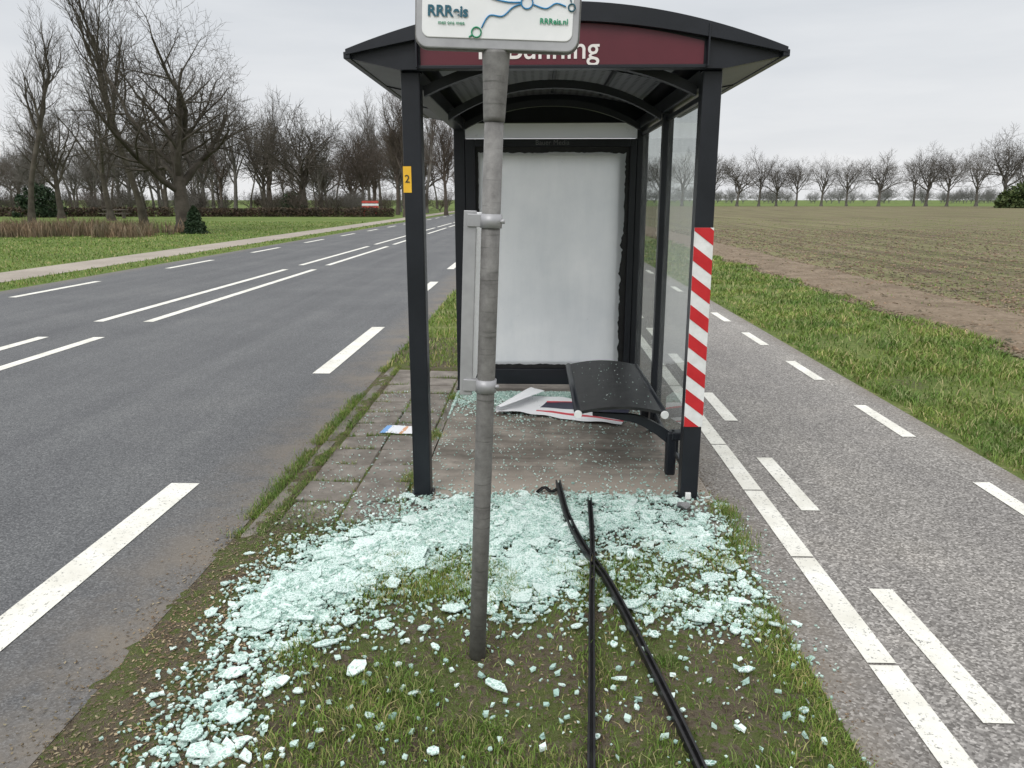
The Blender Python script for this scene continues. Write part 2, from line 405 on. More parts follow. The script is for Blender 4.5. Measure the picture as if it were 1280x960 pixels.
I = (np.arange(ny-1)[:, None]*nx+np.arange(nx-1)[None]).ravel()
T = np.concatenate([np.stack([I, I+1, I+nx+1], 1), np.stack([I, I+nx+1, I+nx], 1)])
vo = tri_obj('grass_verge', np.stack([X.ravel(), Y.ravel(), Z.ravel()], 1), T, M_verge)
mesh_obj('verge_soil_strip', [(-1.5, 9.1, .007), (1., 9.1, .007), (1., 300, .007), (-1.5, 300, .007)], [(0, 1, 2, 3)], M_rverge, vo)
sheet('roadside_verge', 2.93, 5.5, -40, 300, .002, M_rverge)

sheet('ploughed_field', 7.0, 500, -40, 200, .006, M_field)
xs = np.arange(4.9, 7.2, .06); ys = np.arange(-5, 60, .09)
X, Y = np.meshgrid(xs, ys)
Z = -.03+.055*sstep(5.1, 5.6, X+.5*(fbm(X, Y, 1.3, 8)-.5))+.05*(fbm(X, Y, 4, 6)-.5)*sstep(7.2, 6.6, X)-.02*sstep(6.9, 7.2, X)
nx = len(xs); ny = len(ys); I = (np.arange(ny-1)[:, None]*nx+np.arange(nx-1)[None]).ravel()
T = np.concatenate([np.stack([I, I+1, I+nx+1], 1), np.stack([I, I+nx+1, I+nx], 1)])
tri_obj('field_edge_soil', np.stack([X.ravel(), Y.ravel(), Z.ravel()], 1), T, M_soil)

# paving tiles
V = []; F = []
def tile(x, y, w, l, z=.018):
    a = random.uniform(-.015, .015); dz = random.uniform(-.004, .004); tx = random.uniform(-.005, .005); ty = random.uniform(-.005, .005)
    k = len(V); cx, cy = x+w/2, y+l/2
    for (s, zz) in ((.5, -.03), (.5, z-.006), (.475, z)):
        for (sx, sy) in ((-1, -1), (1, -1), (1, 1), (-1, 1)):
            px = sx*(w*s-.002*(s == .5)); py = sy*(l*s)
            V.append((cx+px*math.cos(a)-py*math.sin(a), cy+px*math.sin(a)+py*math.cos(a), zz+dz+tx*sx+ty*sy))
    for r in (0, 4):
        for i in range(4):
            j = (i+1) % 4; F.append((k+r+i, k+r+j, k+r+4+j, k+r+4+i))
    F.append((k+8, k+9, k+10, k+11))
for r in range(12):
    y = 3.68+.306*r
    for c in range(3 if r == 0 else 2): tile(-1.335+c*.308, y, .300, .296)
    if r > 0: tile(-.717, y, .047, .296, .016)
for c in range(2): tile(.38+c*.308, 3.70, .302, .299, .016)
mesh_obj('paving_tiles', V, F, M_tile)
box('joint_sand', -1.345, -.67, 3.66, 7.36, -.02, .008, M_verge, None, 0)
V = []; F = []
for r in range(5): tile(-1.455, 3.5+r*.8, .075, .79, .014)
tile(.33, 3.585, .66, .09, .02)
mesh_obj('kerb_band', V, F, M_kerb)
box('shelter_floor_slab', -.665, 1.0, 4.02, 6.95, -.05, .022, M_conc, None, .008)

# ---------------------------------------------------------------- grass
def blades(name, x, y, z, h, w, mat, lean=.5, parent=None):
    n = len(x); a = RNG.uniform(0, 2*np.pi, n); b = RNG.uniform(0, 2*np.pi, n)
    l = RNG.uniform(0.05, lean, n)*h*1.4
    wx = np.cos(a)*w/2; wy = np.sin(a)*w/2; lx = np.cos(b)*l; ly = np.sin(b)*l
    P = np.zeros((n, 5, 3))
    P[:, 0] = np.stack([x-wx, y-wy, z-.004], 1); P[:, 1] = np.stack([x+wx, y+wy, z-.004], 1)
    P[:, 2] = np.stack([x-wx*.8+lx*.35, y-wy*.8+ly*.35, z+h*.6], 1); P[:, 3] = np.stack([x+wx*.8+lx*.35, y+wy*.8+ly*.35, z+h*.6], 1)
    P[:, 4] = np.stack([x+lx, y+ly, z+h*RNG.uniform(.75, 1.05, n)], 1)
    t = np.array([[0, 1, 3], [0, 3, 2], [2, 3, 4]])
    T = (np.arange(n)[:, None, None]*5+t[None]).reshape(-1, 3)
    return tri_obj(name, P.reshape(-1, 3), T, mat, parent)
n = 185000
x = RNG.uniform(-1.48, 1.0, n); y = RNG.uniform(1.0, 3.95, n)
def gmask(x, y):
    m = .18+.82*sstep(.36, .53, fbm(x, y, 2.6, 21)+.35*(fbm(x, y, 14, 25)-.5))
    m = m*(.08+.92*sstep(-1.10, -.62, x+.6*(fbm(x, y, 2, 9)-.5)))
    m = m*(1-.75*sstep(3.2, 3.5, y)*sstep(-1.0, -.8, x))
    return np.clip(m, 0, 1)
gm = gmask(x, y)
k = (RNG.random(n) < gm) & ~paved(x, y)
x, y, gm = x[k], y[k], gm[k]; n = len(x)
h = (.010+.040*RNG.random(n)**1.9)*(.45+1.0*fbm(x, y, 4, 33))*(.5+.6*gm)
blades('grass_tufts', x, y, hz(x, y), h, RNG.uniform(.002, .0042, n), M_grass, 1.0, vo)
px = []; py = []
for xx, dens_, sd in ((-1.36, 6000, .018), (-1.49, 7000, .03), (-1.03, 900, .006), (-.72, 700, .012)):
    yy = RNG.uniform(3.5, 7.5, dens_); kk = fbm(yy, yy*0, 4, int(-xx*10)) > .42
    px.append(xx+RNG.normal(0, sd, dens_)[kk]); py.append(yy[kk])
for r in range(12):
    yy = 3.68+.306*r-.005; m_ = 340; xx = RNG.uniform(-1.33, -.7, m_); kk = fbm(xx, xx*0+r*3.1, 5, 2) > .50
    px.append(xx[kk]); py.append(yy+RNG.normal(0, .006, kk.sum()))
for cx, cy, s, m_ in ((-.72, 4.35, .035, 900), (-.70, 5.2, .03, 500), (1.02, 3.9, .04, 900), (-1.2, 3.58, .1, 1800), (-.68, 6.3, .03, 600), (1.0, 3.55, .05, 700)):
    px.append(RNG.normal(cx, s, m_)); py.append(RNG.normal(cy, s*2, m_))
x = np.concatenate(px); y = np.concatenate(py); n = len(x)
blades('joint_grass', x, y, np.full(n, .008), .012+.035*RNG.random(n)**1.6, RNG.uniform(.002, .0045, n), M_grass, .9, vo)
n = 30000; y = 7.45*(6**RNG.random(n)); x = RNG.uniform(-1.5, 1.0, n); kk = (fbm(x, y, 1.5, 12) > .36)
x, y = x[kk], y[kk]; n = len(x)
blades('verge_grass_far', x, y, np.full(n, .008), .03+.06*RNG.random(n), .003+.0008*y, M_grass2, .8, vo)
n = 150000; y = 1.6*(20**RNG.random(n)); x = RNG.uniform(2.9, 5.65, n)
kk = (RNG.random(n) < .15+.85*sstep(.36, .56, fbm(x, y, 1.3, 14))) & (x < 5.35+.6*(fbm(x, y, .9, 15)-.5)*2) & (x > 2.93+.12*(fbm(x, y, 3, 16)))
x, y = x[kk], y[kk]; n = len(x)
hh = (.02+.065*RNG.random(n)**1.6)*(.6+.9*fbm(x, y, .8, 17))*(.75+.4*sstep(3, 4.2, x))
blades('roadside_grass', x, y, np.zeros(n), hh, .003+.0009*y, M_grass2, 1.0)
n = 20000; y = 6*(12**RNG.random(n)); x = 6.2+RNG.random(n)*y*.9
blades('field_sprouts', x, y, np.full(n, .004), .02+.03*RNG.random(n), .004+.0006*y, M_grass2, .9)
n = 60000; y = 12*(5**RNG.random(n)); x = -9.9-RNG.random(n)*(y*.75)
kk = ~((x > -12.42) & (x < -10.88)); x, y = x[kk], y[kk]; n = len(x)
blades('lawn_grass', x, y, np.zeros(n), .03+.05*RNG.random(n), .004+.0008*y, M_grass2, .8)

def flakes(name, x, y, z, s, mat, flat=.35):
    n = len(x); t0 = RNG.uniform(0, 2*np.pi, n); P = np.zeros((n, 4, 3))
    for i in range(4):
        t = t0+i*np.pi/2+RNG.uniform(-.3, .3, n); r = s*RNG.uniform(.5, 1.1, n)*(1 if i % 2 else .45)
        P[:, i] = np.stack([x+np.cos(t)*r, y+np.sin(t)*r, z+RNG.uniform(0, flat, n)*s], 1)
    T = (np.arange(n)[:, None, None]*4+np.array([[0, 1, 2], [0, 2, 3]])[None]).reshape(-1, 3)
    return tri_obj(name, P.reshape(-1, 3), T, mat, None, True)
n = 10000; x = np.where(RNG.random(n) < .6, RNG.normal(-1.22, .2, n), RNG.uniform(-1.4, 1., n)); y = RNG.uniform(1.2, 3.8, n)
kk = (x > -1.75) & (x < 1.15); x, y = x[kk], y[kk]; n = len(x)
flakes('leaf_litter', x, y, np.maximum(hz(x, y), .005)+.003, RNG.uniform(.003, .013, n), M_litter)
OCT = np.array([[1, 0, 0], [-1, 0, 0], [0, 1, 0], [0, -1, 0], [0, 0, 1], [0, 0, -1]], float)
OT = np.array([[0, 2, 4], [2, 1, 4], [1, 3, 4], [3, 0, 4], [2, 0, 5], [1, 2, 5], [3, 1, 5], [0, 3, 5]])
def clods(name, x, y, z, s, mat, parent=None):
    n = len(x); P = OCT[None]*s[:, None, None]*RNG.uniform(.5, 1.2, (n, 6, 1))+RNG.normal(0, .25, (n, 6, 3))*s[:, None, None]
    P[:, :, 2] *= .6; P += np.stack([x, y, z], 1)[:, None]
    T = (np.arange(n)[:, None, None]*6+OT[None]).reshape(-1, 3)
    return tri_obj(name, P.reshape(-1, 3), T, mat, parent)
n = 24000; y = 5*(9**RNG.random(n)); x = 5.15+RNG.random(n)**1.5*y*.7
clods('soil_clods', x, y, np.full(n, .012), RNG.uniform(.01, .032, n)*(1+y*.03), M_clod)
n = 6000; x = np.where(RNG.random(n) < .6, RNG.normal(-1.42, .11, n), RNG.normal(1.0, .05, n)); y = RNG.uniform(1.2, 7, n)
clods('grit', x, y, np.maximum(hz(x, y), .005), RNG.uniform(.0015, .006, n), M_clod)

# ---------------------------------------------------------------- bus shelter
sh = empty('bus_shelter', (.12, 5.35, 0))
XL, XR, YF, YM, YB = -.63, .865, 4.10, 5.35, 6.60
CX, HW = .133, 1.057
def zt(x): s = (x-CX)/HW; return 2.548-.205*abs(s)**1.9
hw = .048
for nm, x, y, top in (('post_front_left', XL, YF, 2.27), ('post_front_right', XR, YF, 2.27), ('post_rear_left', XL, YB, 2.25), ('post_rear_right', XR, YB, 2.25)):
    box(nm, x-hw, x+hw, y-hw, y+hw, .02, top, M_black, sh, .008)
    box(nm+'_foot', x-hw-.012, x+hw+.012, y-hw-.012, y+hw+.012, .02, .032, M_black2, sh, .003)
box('post_middle_right', XR-.035, XR+.035, YM-.035, YM+.035, .02, 2.25, M_black, sh, .006)
box('beam_left', XL-.045, XL+.045, YF+.052, YB+.09, 2.20, 2.285, M_black, sh)
box('beam_right', XR-.045, XR+.045, YF+.052, YB+.09, 2.20, 2.285, M_black, sh)
xs = [CX-HW+2*HW*i/40 for i in range(41)]
def low(x):
    if x < XL-.05: t = (x-(CX-HW))/((XL-.05)-(CX-HW)); return 2.322*(1-t)+2.268*t
    if x > XR+.05: t = ((CX+HW)-x)/((CX+HW)-(XR+.05)); return 2.322*(1-t)+2.268*t
    return 2.268
xs2 = sorted(xs+[XL-.05, XR+.05])
for nm, a, b_ in (('gable_front', 3.99, 4.04), ('gable_rear', 6.72, 6.76)):
    band_xz(nm, [(x, zt(x)) for x in xs2], [(x, min(low(x), zt(x)-.012)) for x in xs2], a, b_, M_black, sh)
band_xz('roof_rim_front', [(x, zt(x)+.012) for x in xs], [(x, zt(x)-.012-.06*(1-abs((x-CX)/HW)**3)) for x in xs], 3.945, 3.99, M_black, sh)
xm = [-.565+(.80+.565)*i/24 for i in range(25)]
band_xz('name_panel', [(x, zt(x)-.075) for x in xm], [(x, 2.285) for x in xm], 3.978, 3.99, M_maroon, sh)
box('name_panel_sill', -.58, .815, 3.97, 3.99, 2.268, 2.283, M_black, sh, .002)
box('rim_joint_left', XL+.045, XL+.053, 3.938, 3.99, 2.27, zt(XL)+.014, M_black, sh, .001)
box('rim_joint_right', XR-.053, XR-.045, 3.938, 3.99, 2.27, zt(XR)+.014, M_black, sh, .001)
text('stop_name', 'P. Bunning', .140, (.30, 3.975, 2.312), M_txtw, sh, align='RIGHT', off=.001)
band_xz('roof_shell', [(x, zt(x)-.002) for x in xs], [(x, zt(x)-.022) for x in xs], 4.04, 6.72, M_black, sh)
xc = [XL+.045+(XR-XL-.09)*i/24 for i in range(25)]
def zc(x): return zt(x)-.05
band_xz('ceiling_front_bay', [(x, zc(x)) for x in xc], [(x, zc(x)-.004) for x in xc], 4.05, YM-.03, M_skyl, sh)
band_xz('ceiling_rear_bay', [(x, zc(x)) for x in xc], [(x, zc(x)-.004) for x in xc], YM+.03, 6.71, M_dots, sh)
mesh_obj('soffit_left', [(CX-HW+.02, 4.045, 2.318), (XL-.05, 4.045, 2.272), (XL-.05, 6.715, 2.272), (CX-HW+.02, 6.715, 2.318)], [(0, 1, 2, 3)], M_soffit, sh)
mesh_obj('soffit_right', [(CX+HW-.02, 4.045, 2.318), (XR+.05, 4.045, 2.272), (XR+.05, 6.715, 2.272), (CX+HW-.02, 6.715, 2.318)], [(0, 1, 2, 3)], M_soffit, sh)
box('gutter_left', CX-HW-.012, CX-HW+.02, 3.95, 6.78, 2.312, 2.345, M_black, sh, .004)
box('gutter_right', CX+HW-.02, CX+HW+.012, 3.95, 6.78, 2.312, 2.345, M_black, sh, .004)
for i in range(2):
    yy = 4.9+i*.9
    for nm, a, b_, za, zb in (('soffit_batten_left_%d' % i, CX-HW+.02, XL-.045, 2.316, 2.270), ('soffit_batten_right_%d' % i, XR+.045, CX+HW-.02, 2.270, 2.316)):
        extr_xz(nm, [(a, za-.006), (b_, zb-.006), (b_, zb+.01), (a, za+.01)], yy, yy+.015, M_black, sh)
def arch(nm, y, ze, zc_, th, w=.05):
    x0, x1 = XL+.046, XR-.046; pts = [(x0+(x1-x0)*i/24) for i in range(25)]
    f = lambda x: ze+(zc_-ze)*(1-abs((x-(x0+x1)/2)/((x1-x0)/2))**2.2)
    band_xz(nm, [(x, f(x)+th) for x in pts], [(x, f(x)) for x in pts], y, y+w, M_rib, sh)
arch('arch_rib_front', 4.20, 2.17, 2.325, .05, .05)
arch('arch_rib_middle', 5.33, 2.16, 2.36, .05)
arch('arch_rib_rear', 6.42, 2.19, 2.37, .05)
for i, xx in enumerate((-.25, .12, .5)):
    box('roof_purlin_%d' % i, xx-.012, xx+.012, 4.26, 6.4, zc(xx)-.035, zc(xx)-.008, M_rib, sh, .002)
box('display_frame_left', XL+.05, -.50, 6.53, 6.64, .08, 2.13, M_black, sh)
box('display_frame_right', .765, XR-.05, 6.53, 6.64, .08, 2.13, M_black, sh)
box('display_frame_bottom', -.50, .765, 6.532, 6.638, .08, .215, M_black, sh)
box('display_frame_top', -.50, .765, 6.532, 6.638, 2.07, 2.13, M_black, sh)
mesh_obj('display_header', [(XL+.05, 6.54, 2.133), (XR-.05, 6.54, 2.133), (XR-.05, 6.54, 2.25), (XL+.05, 6.54, 2.25)], [(0, 1, 2, 3)], M_header, sh)
box('header_lip', XL+.05, XR-.05, 6.53, 6.56, 2.252, 2.262, M_black, sh, .002)
for nm, a, b_, c_, d_ in (('backing_left', -.50, -.455, .215, 2.07), ('backing_right', .675, .765, .215, 2.07), ('backing_bottom', -.455, .675, .215, .285), ('backing_top', -.455, .675, 2.0, 2.07)):
    box(nm, a, b_, 6.572, 6.62, c_, d_, M_black2, sh, 0)
rr = random.Random(3)
def jag(n, a):
    out = []; v = 0
    for i in range(n):
        v = v*.85+rr.uniform(-a, a)*.45
        if rr.random() < .08: v += rr.uniform(0, a)
        out.append(v)
    return out
x0p, x1p, z0p, z1p = -.478, .735, .250, 2.03
pts = []
for i, j in enumerate(jag(60, .014)): pts.append((x0p+(x1p-x0p)*i/60, z0p+abs(j)*.8))
for i, j in enumerate(jag(90, .020)): pts.append((x1p-min(abs(j), .05)-(.012 if i < 50 else 0), z0p+(z1p-z0p)*i/90))
for i, j in enumerate(jag(60, .012)): pts.append((x1p-(x1p-x0p)*i/60, z1p-abs(j)))
for i, j in enumerate(jag(80, .008)): pts.append((x0p+abs(j), z1p-(z1p-z0p)*i/80))
V = [(x, 6.560, z) for x, z in pts]
mesh_obj('blank_poster', V, [tuple(range(len(pts)))], M_poster, sh)
text('display_label', 'Bauer Media', .055, (.13, 6.528, 2.083), M_soffit, sh, align='CENTER')
for nm, a, b_ in (('glass_pane_front', YF+.055, YM-.042), ('glass_pane_rear', YM+.042, YB-.055)):
    mesh_obj(nm, [(XR, a, .16), (XR, b_, .16), (XR, b_, 2.15), (XR, a, 2.15)], [(0, 1, 2, 3)], M_pane, sh)
    box(nm+'_rail', XR-.012, XR+.012, a, b_, .13, .158, M_black, sh, .002)
    box(nm+'_toprail', XR-.012, XR+.012, a, b_, 2.152, 2.18, M_black, sh, .002)
zs0, zs1 = .445, 1.51; yb = YF-hw-.0035
box('stripe_plate', XR-.05, XR+.05, yb, YF-hw-.0005, zs0, zs1, M_whitef, sh, 0)
V = []; F = []
p_ = .152; xl, xr = XR-.05, XR+.05; dz = .075
def clip(poly, zl, keep):
    out = []
    for a in range(len(poly)):
        p, q = poly[a], poly[(a+1) % len(poly)]
        ip = keep(p[1]); iq = keep(q[1])
        if ip: out.append(p)
        if ip != iq:
            t = (zl-p[1])/(q[1]-p[1]); out.append((p[0]+t*(q[0]-p[0]), zl))
    return out
for i in range(-1, 9):
    z1 = zs1+.06-i*p_; z0 = z1-p_/2
    quad = clip([(xl, z1), (xr, z1-dz), (xr, z0-dz), (xl, z0)], zs1, lambda z: z <= zs1)
    if quad: quad = clip(quad, zs0, lambda z: z >= zs0)
    if len(quad) > 2:
        k = len(V); V += [(x, yb-.002, z) for x, z in quad]; F.append(tuple(range(k, k+len(quad))))
mesh_obj('stripe_red', V, F, M_red, sh)
box('number_tag', XL-.05, XL-.008, YF-hw-.004, YF-hw-.0005, 1.685, 1.815, M_yel, sh, 0)
text('number_tag_text', '2', .055, (XL-.029, YF-hw-.006, 1.735), M_txt, sh, align='CENTER')
bx0, bx1, by0, by1 = .25, .745, 4.27, 5.58
pr = [(bx0+(bx1-bx0)*i/16) for i in range(17)]
fz = lambda x: .462+.034*(1-((x-.5)/.25)**2)
band_xz('seat', [(x, fz(x)) for x in pr], [(x, fz(x)-.018) for x in pr], by0, by1, M_black2, sh)
tube('seat_rail_outer', [(bx0, by0-.012, .452), (bx0, by1, .452)], .021, M_black, sh)
tube('seat_rail_inner', [(bx1, by0-.012, .452), (bx1, by1, .452)], .021, M_black, sh)
for i, xx in enumerate((bx0, bx1)):
    tube('seat_endcap_%d' % i, [(xx, by0-.024, .452), (xx, by0-.0115, .452)], [.021, .024], M_cap, sh)
for i, yy in enumerate((4.33, 5.42)):
    top = []; bot = []
    for j in range(15):
        t = j/14; x = .34+t*(.845-.34)
        z_ = .44-.02*t-.13*max(0, (t-.45)/.55)**1.6
        top.append((x, z_)); bot.append((x, z_-.018-.075*t**1.3))
    band_xz('bench_bracket_%d' % i, top, bot, yy, yy+.035, M_black, sh)
    box('bench_mount_%d' % i, .775, .835, yy-.01, yy+.045, .06, .33, M_black, sh, .012)
    box('bench_mount_foot_%d' % i, .80, .90, yy-.02, yy+.055, .28, .33, M_black, sh, .008)
box('base_bolt', .84, .87, 4.02, 4.04, .03, .07, M_cap, sh, .004)

# ---------------------------------------------------------------- bus stop sign
sg = empty('bus_stop_sign', (-.204, 2.50, 0), (0, .0385, 0))
tube('pole', [(0, 0, -.05), (0, 0, .6), (0, 0, 1.3), (0, 0, 1.93)], .030, M_galv, sg, True, 28)
tube('pole_sleeve', [(0, 0, 1.885), (0, 0, 1.9), (0, -.0, 2.08), (0, 0, 2.088)], [.033, .034, .042, .042], M_galv, sg, True, 28)
for i, zz in enumerate((1.045, 1.585)):
    tube('clamp_%d' % i, [(0, 0, zz-.022), (0, 0, zz+.022)], .0355, M_alu, sg, True, 24)
    box('clamp_plate_%d' % i, -.075, -.03, -.012, .012, zz-.02, zz+.02, M_alu, sg, .002, True)
    tube('clamp_bolt_%d' % i, [(.03, -.012, zz), (.045, -.012, zz)], .007, M_alu, sg, True, 8)
DZ = -.012
def rrect(name, x0, x1, z0, z1, r, y0, y1, mat, parent):
    pts = []
    for cx, cz, a0 in ((x1-r, z0+r, -90), (x1-r, z1-r, 0), (x0+r, z1-r, 90), (x0+r, z0+r, 180)):
        for k in range(7):
            a = math.radians(a0+15*k); pts.append((cx+r*math.cos(a), cz+r*math.sin(a)+DZ))
    return extr_xz(name, pts, y0, y1, mat, parent, True, .003)
rrect('board_frame', -.240, .244, 2.100, 2.70, .035, -.035, .02, M_alu, sg)
rrect('board_rim', -.245, .249, 2.095, 2.705, .04, -.022, -.008, M_galv, sg)
rrect('board_panel', -.222, .226, 2.128, 2.68, .022, -.0385, -.0345, M_white, sg)
def P(px, py): return ((px-621)/408, -.0415, 2.128+DZ+(48-py)/408)
def stroke(name, pxs, mat, r=.0022):
    return tube(name, [P(*p) for p in pxs], r, mat, sg, True, 6)
def spl(pts, n=10):
    out = []
    for i in range(len(pts)-1):
        p0 = pts[max(i-1, 0)]; p1 = pts[i]; p2 = pts[i+1]; p3 = pts[min(i+2, len(pts)-1)]
        for k in range(n):
            t = k/n
            out.append(tuple(.5*((2*p1[c])+(-p0[c]+p2[c])*t+(2*p0[c]-5*p1[c]+4*p2[c]-p3[c])*t*t+(-p0[c]+3*p1[c]-3*p2[c]+p3[c])*t**3) for c in (0, 1)))
    out.append(pts[-1]); return out
stroke('line_green', spl([(588, 47), (592, 44)]), M_green)
stroke('line_blue', spl([(603, 36), (612, 22), (628, 22), (640, 12), (650, 8)]), M_blue)
stroke('line_blue_b', spl([(665, 8), (680, 12), (692, 6), (704, 9)]), M_blue)
stroke('line_teal', spl([(590, -60), (592, -20), (610, 0), (632, 6), (650, 6)]), M_blue)
stroke('line_teal_b', spl([(718, -70), (700, -40), (706, -10), (710, 4)]), M_teal)
stroke('line_green_b', spl([(660, -3), (664, -30), (640, -70), (650, -120)]), M_green)
def ring(name, px, py, r, mat):
    c = P(px, py); pts = [(c[0]+r*math.cos(a*math.pi/12), c[1], c[2]+r*math.sin(a*math.pi/12)) for a in range(25)]
    tube(name, pts, .0022, mat, sg, True, 6, False)
ring('node_a', 597, 41, .014, M_green); ring('node_b', 657, 6, .017, M_blue); ring('node_c', 711, 10, .010, M_teal)
text('board_text', 'RRReis', .042, P(537, 24), M_teal, sg, True, off=.0012)
text('board_text_small', 'met ons mee', .015, P(550, 33), M_green, sg, True)
text('board_text_web', 'RRReis.nl', .022, P(673, 29), M_green, sg, True, off=.0004)
text('board_stop_name', 'Bushalte', .07, (-.19, -.041, 2.5), M_teal, sg, True)
box('timetable_case', -.083, -.048, .0, .33, 1.02, 1.605, M_white, sg, .004, True)
box('timetable_frame', -.087, -.046, -.006, .004, 1.01, 1.615, M_alu, sg, .002, True)
box('timetable_face', -.0865, -.083, .03, .31, 1.06, 1.57, M_white, sg, .0, True)

# ---------------------------------------------------------------- fallen trims
def strip(name, pts, w, h, mat):
    sp = []
    for i in range(len(pts)-1):
        p0 = pts[max(i-1, 0)]; p1 = pts[i]; p2 = pts[i+1]; p3 = pts[min(i+2, len(pts)-1)]
        for k in range(8):
            t = k/8
            sp.append(Vector([.5*((2*p1[c])+(-p0[c]+p2[c])*t+(2*p0[c]-5*p1[c]+4*p2[c]-p3[c])*t*t+(-p0[c]+3*p1[c]-3*p2[c]+p3[c])*t**3) for c in (0, 1, 2)]))
    sp.append(Vector(pts[-1]))
    cs = [(-w/2, 0), (w/2, 0), (w/2, h), (w*.22, h), (w*.18, h*.35), (-w*.18, h*.35), (-w*.22, h), (-w/2, h)]
    V = []; F = []; m_ = len(cs)
    for i, p in enumerate(sp):
        d = (sp[min(i+1, len(sp)-1)]-sp[max(i-1, 0)]); d.z = 0; d.normalize(); s = Vector((d.y, -d.x, 0))
        for a, b_ in cs: V.append(p+s*a+Vector((0, 0, b_)))
    for i in range(len(sp)-1):
        for k in range(m_): F.append((i*m_+k, i*m_+(k+1) % m_, (i+1)*m_+(k+1) % m_, (i+1)*m_+k))
    F.append(tuple(range(m_))); F.append(tuple((len(sp)-1)*m_+k for k in reversed(range(m_))))
    ob = mesh_obj(name, V, F, mat)
    bm = bmesh.new(); bm.from_mesh(ob.data); bmesh.ops.recalc_face_normals(bm, faces=bm.faces); bm.to_mesh(ob.data); bm.free()
    return ob
strip('fallen_window_channel', [(.303, 3.93, .05), (.28, 3.4, .05), (.235, 2.8, .04), (.20, 2.3, .04), (.145, 1.55, .035)], .024, .026, M_black2)
strip('fallen_window_channel', [(.14, 4.22, .04), (.15, 4.0, .05), (.175, 3.7, .045), (.235, 3.35, .045), (.325, 3.0, .04), (.415, 2.45, .035), (.485, 1.97, .03), (.54, 1.5, .03)], .030, .026, M_black2)
strip('rubber_gasket', [(.02, 4.08, .04), (.06, 4.14, .045), (.10, 4.09, .04), (.15, 4.16, .04)], .02, .008, M_black2)
V = [tuple(Vector((a[0], a[1], a[2]*.7))*random.uniform(.035, .05)+Vector((.81, 3.89, .045))) for a in [(1, 0, 0), (-1, .1, 0), (0, 1, .1), (.1, -1, 0), (0, 0, 1), (0, 0, -1), (.7, .7, .5), (-.7, .6, .5), (-.6, -.7, .6), (.7, -.6, .5)]]
me = bpy.data.meshes.new('stone'); bm = bmesh.new()
for v in V: bm.verts.new(v)
bmesh.ops.convex_hull(bm, input=bm.verts); bm.to_mesh(me); bm.free(); me.materials.append(M_stone); link(bpy.data.objects.new('stone', me))

# ---------------------------------------------------------------- broken glass
gl = empty('broken_glass', (0, 3.4, 0))
blobs = [
    (-.28, 3.64, .24, .16, 3.0), (.05, 3.72, .22, .15, 2.4), (.50, 3.78, .27, .12, 1.4), (-.62, 3.44, .20, .12, 2.2),
    (-.90, 3.10, .14, .15, 2.6), (-1.02, 2.86, .10, .12, 1.6), (-.75, 3.25, .14, .14, 1.5), (0.0, 3.20, .17, .16, 1.7), (-.12, 2.96, .12, .10, .9),
    (.55, 3.38, .22, .16, .8), (.78, 3.55, .13, .12, .8), (.86, 3.05, .09, .18, .45), (.5, 2.95, .14, .13, .4), (.72, 2.80, .11, .07, .4),
    (-1.06, 2.50, .09, .22, .7), (-1.03, 2.05, .10, .12, .45), (-.1, 3.95, .35, .06, 1.0), (.5, 4.03, .3, .05, .6), (-.75, 2.75, .12, .15, .3)]
def sample(n, spread=1.0):
    w = np.array([b[4] for b in blobs]); w = w/w.sum(); i = RNG.choice(len(blobs), n, p=w); B = np.array(blobs)[i]
    x = B[:, 0]+RNG.normal(0, 1, n)*B[:, 2]*spread; y = B[:, 1]+RNG.normal(0, 1, n)*B[:, 3]*spread
    k = (x > -1.35) & (x < 1.05) & (y > 1.6) & (y < 4.5); return x[k], y[k]
def dens(x, y):
    d = 0
    for b in blobs: d = d+b[4]*np.exp(-.5*(((x-b[0])/b[2])**2+((y-b[1])/b[3])**2))
    return d
def plates(name, x, y, z, s, tilt):
    n = len(x); K = 7; t0 = RNG.uniform(0, 2*np.pi, n); ax = RNG.uniform(.4, 1, n); ang = RNG.uniform(0, np.pi, n)
    th = .005; P_ = np.zeros((n, 2*K, 3)); gx = RNG.normal(0, tilt, n); gy = RNG.normal(0, tilt, n)
    for i in range(K):
        t = t0+2*np.pi*(i+RNG.uniform(-.42, .42, n))/K; r = s*RNG.uniform(.6, 1.12, n)
        a = np.cos(t)*r; b = np.sin(t)*r*ax
        px = a*np.cos(ang)-b*np.sin(ang); py = a*np.sin(ang)+b*np.cos(ang); pz = px*gx+py*gy
        P_[:, i] = np.stack([x+px, y+py, z+pz+th], 1); P_[:, K+i] = np.stack([x+px, y+py, z+pz], 1)
    t = [[0, i, i+1] for i in range(1, K-1)]
    for i in range(K):
        j = (i+1) % K; t += [[K+i, K+j, j], [K+i, j, i]]
    T = (np.arange(n)[:, None, None]*2*K+np.array(t)[None]).reshape(-1, 3)
    return tri_obj(name, P_.reshape(-1, 3), T, M_plate, gl, True)
x, y = sample(2600, 1.0); d_ = np.clip(dens(x, y), 0, 2.2); s = .008+.075*RNG.random(len(x))**3.0*(.5+d_*.35)
plates('shards', x, y, hz(x, y)+.006+RNG.uniform(0, .009, len(x))*np.clip(d_, 0, 1.6), s, .07)
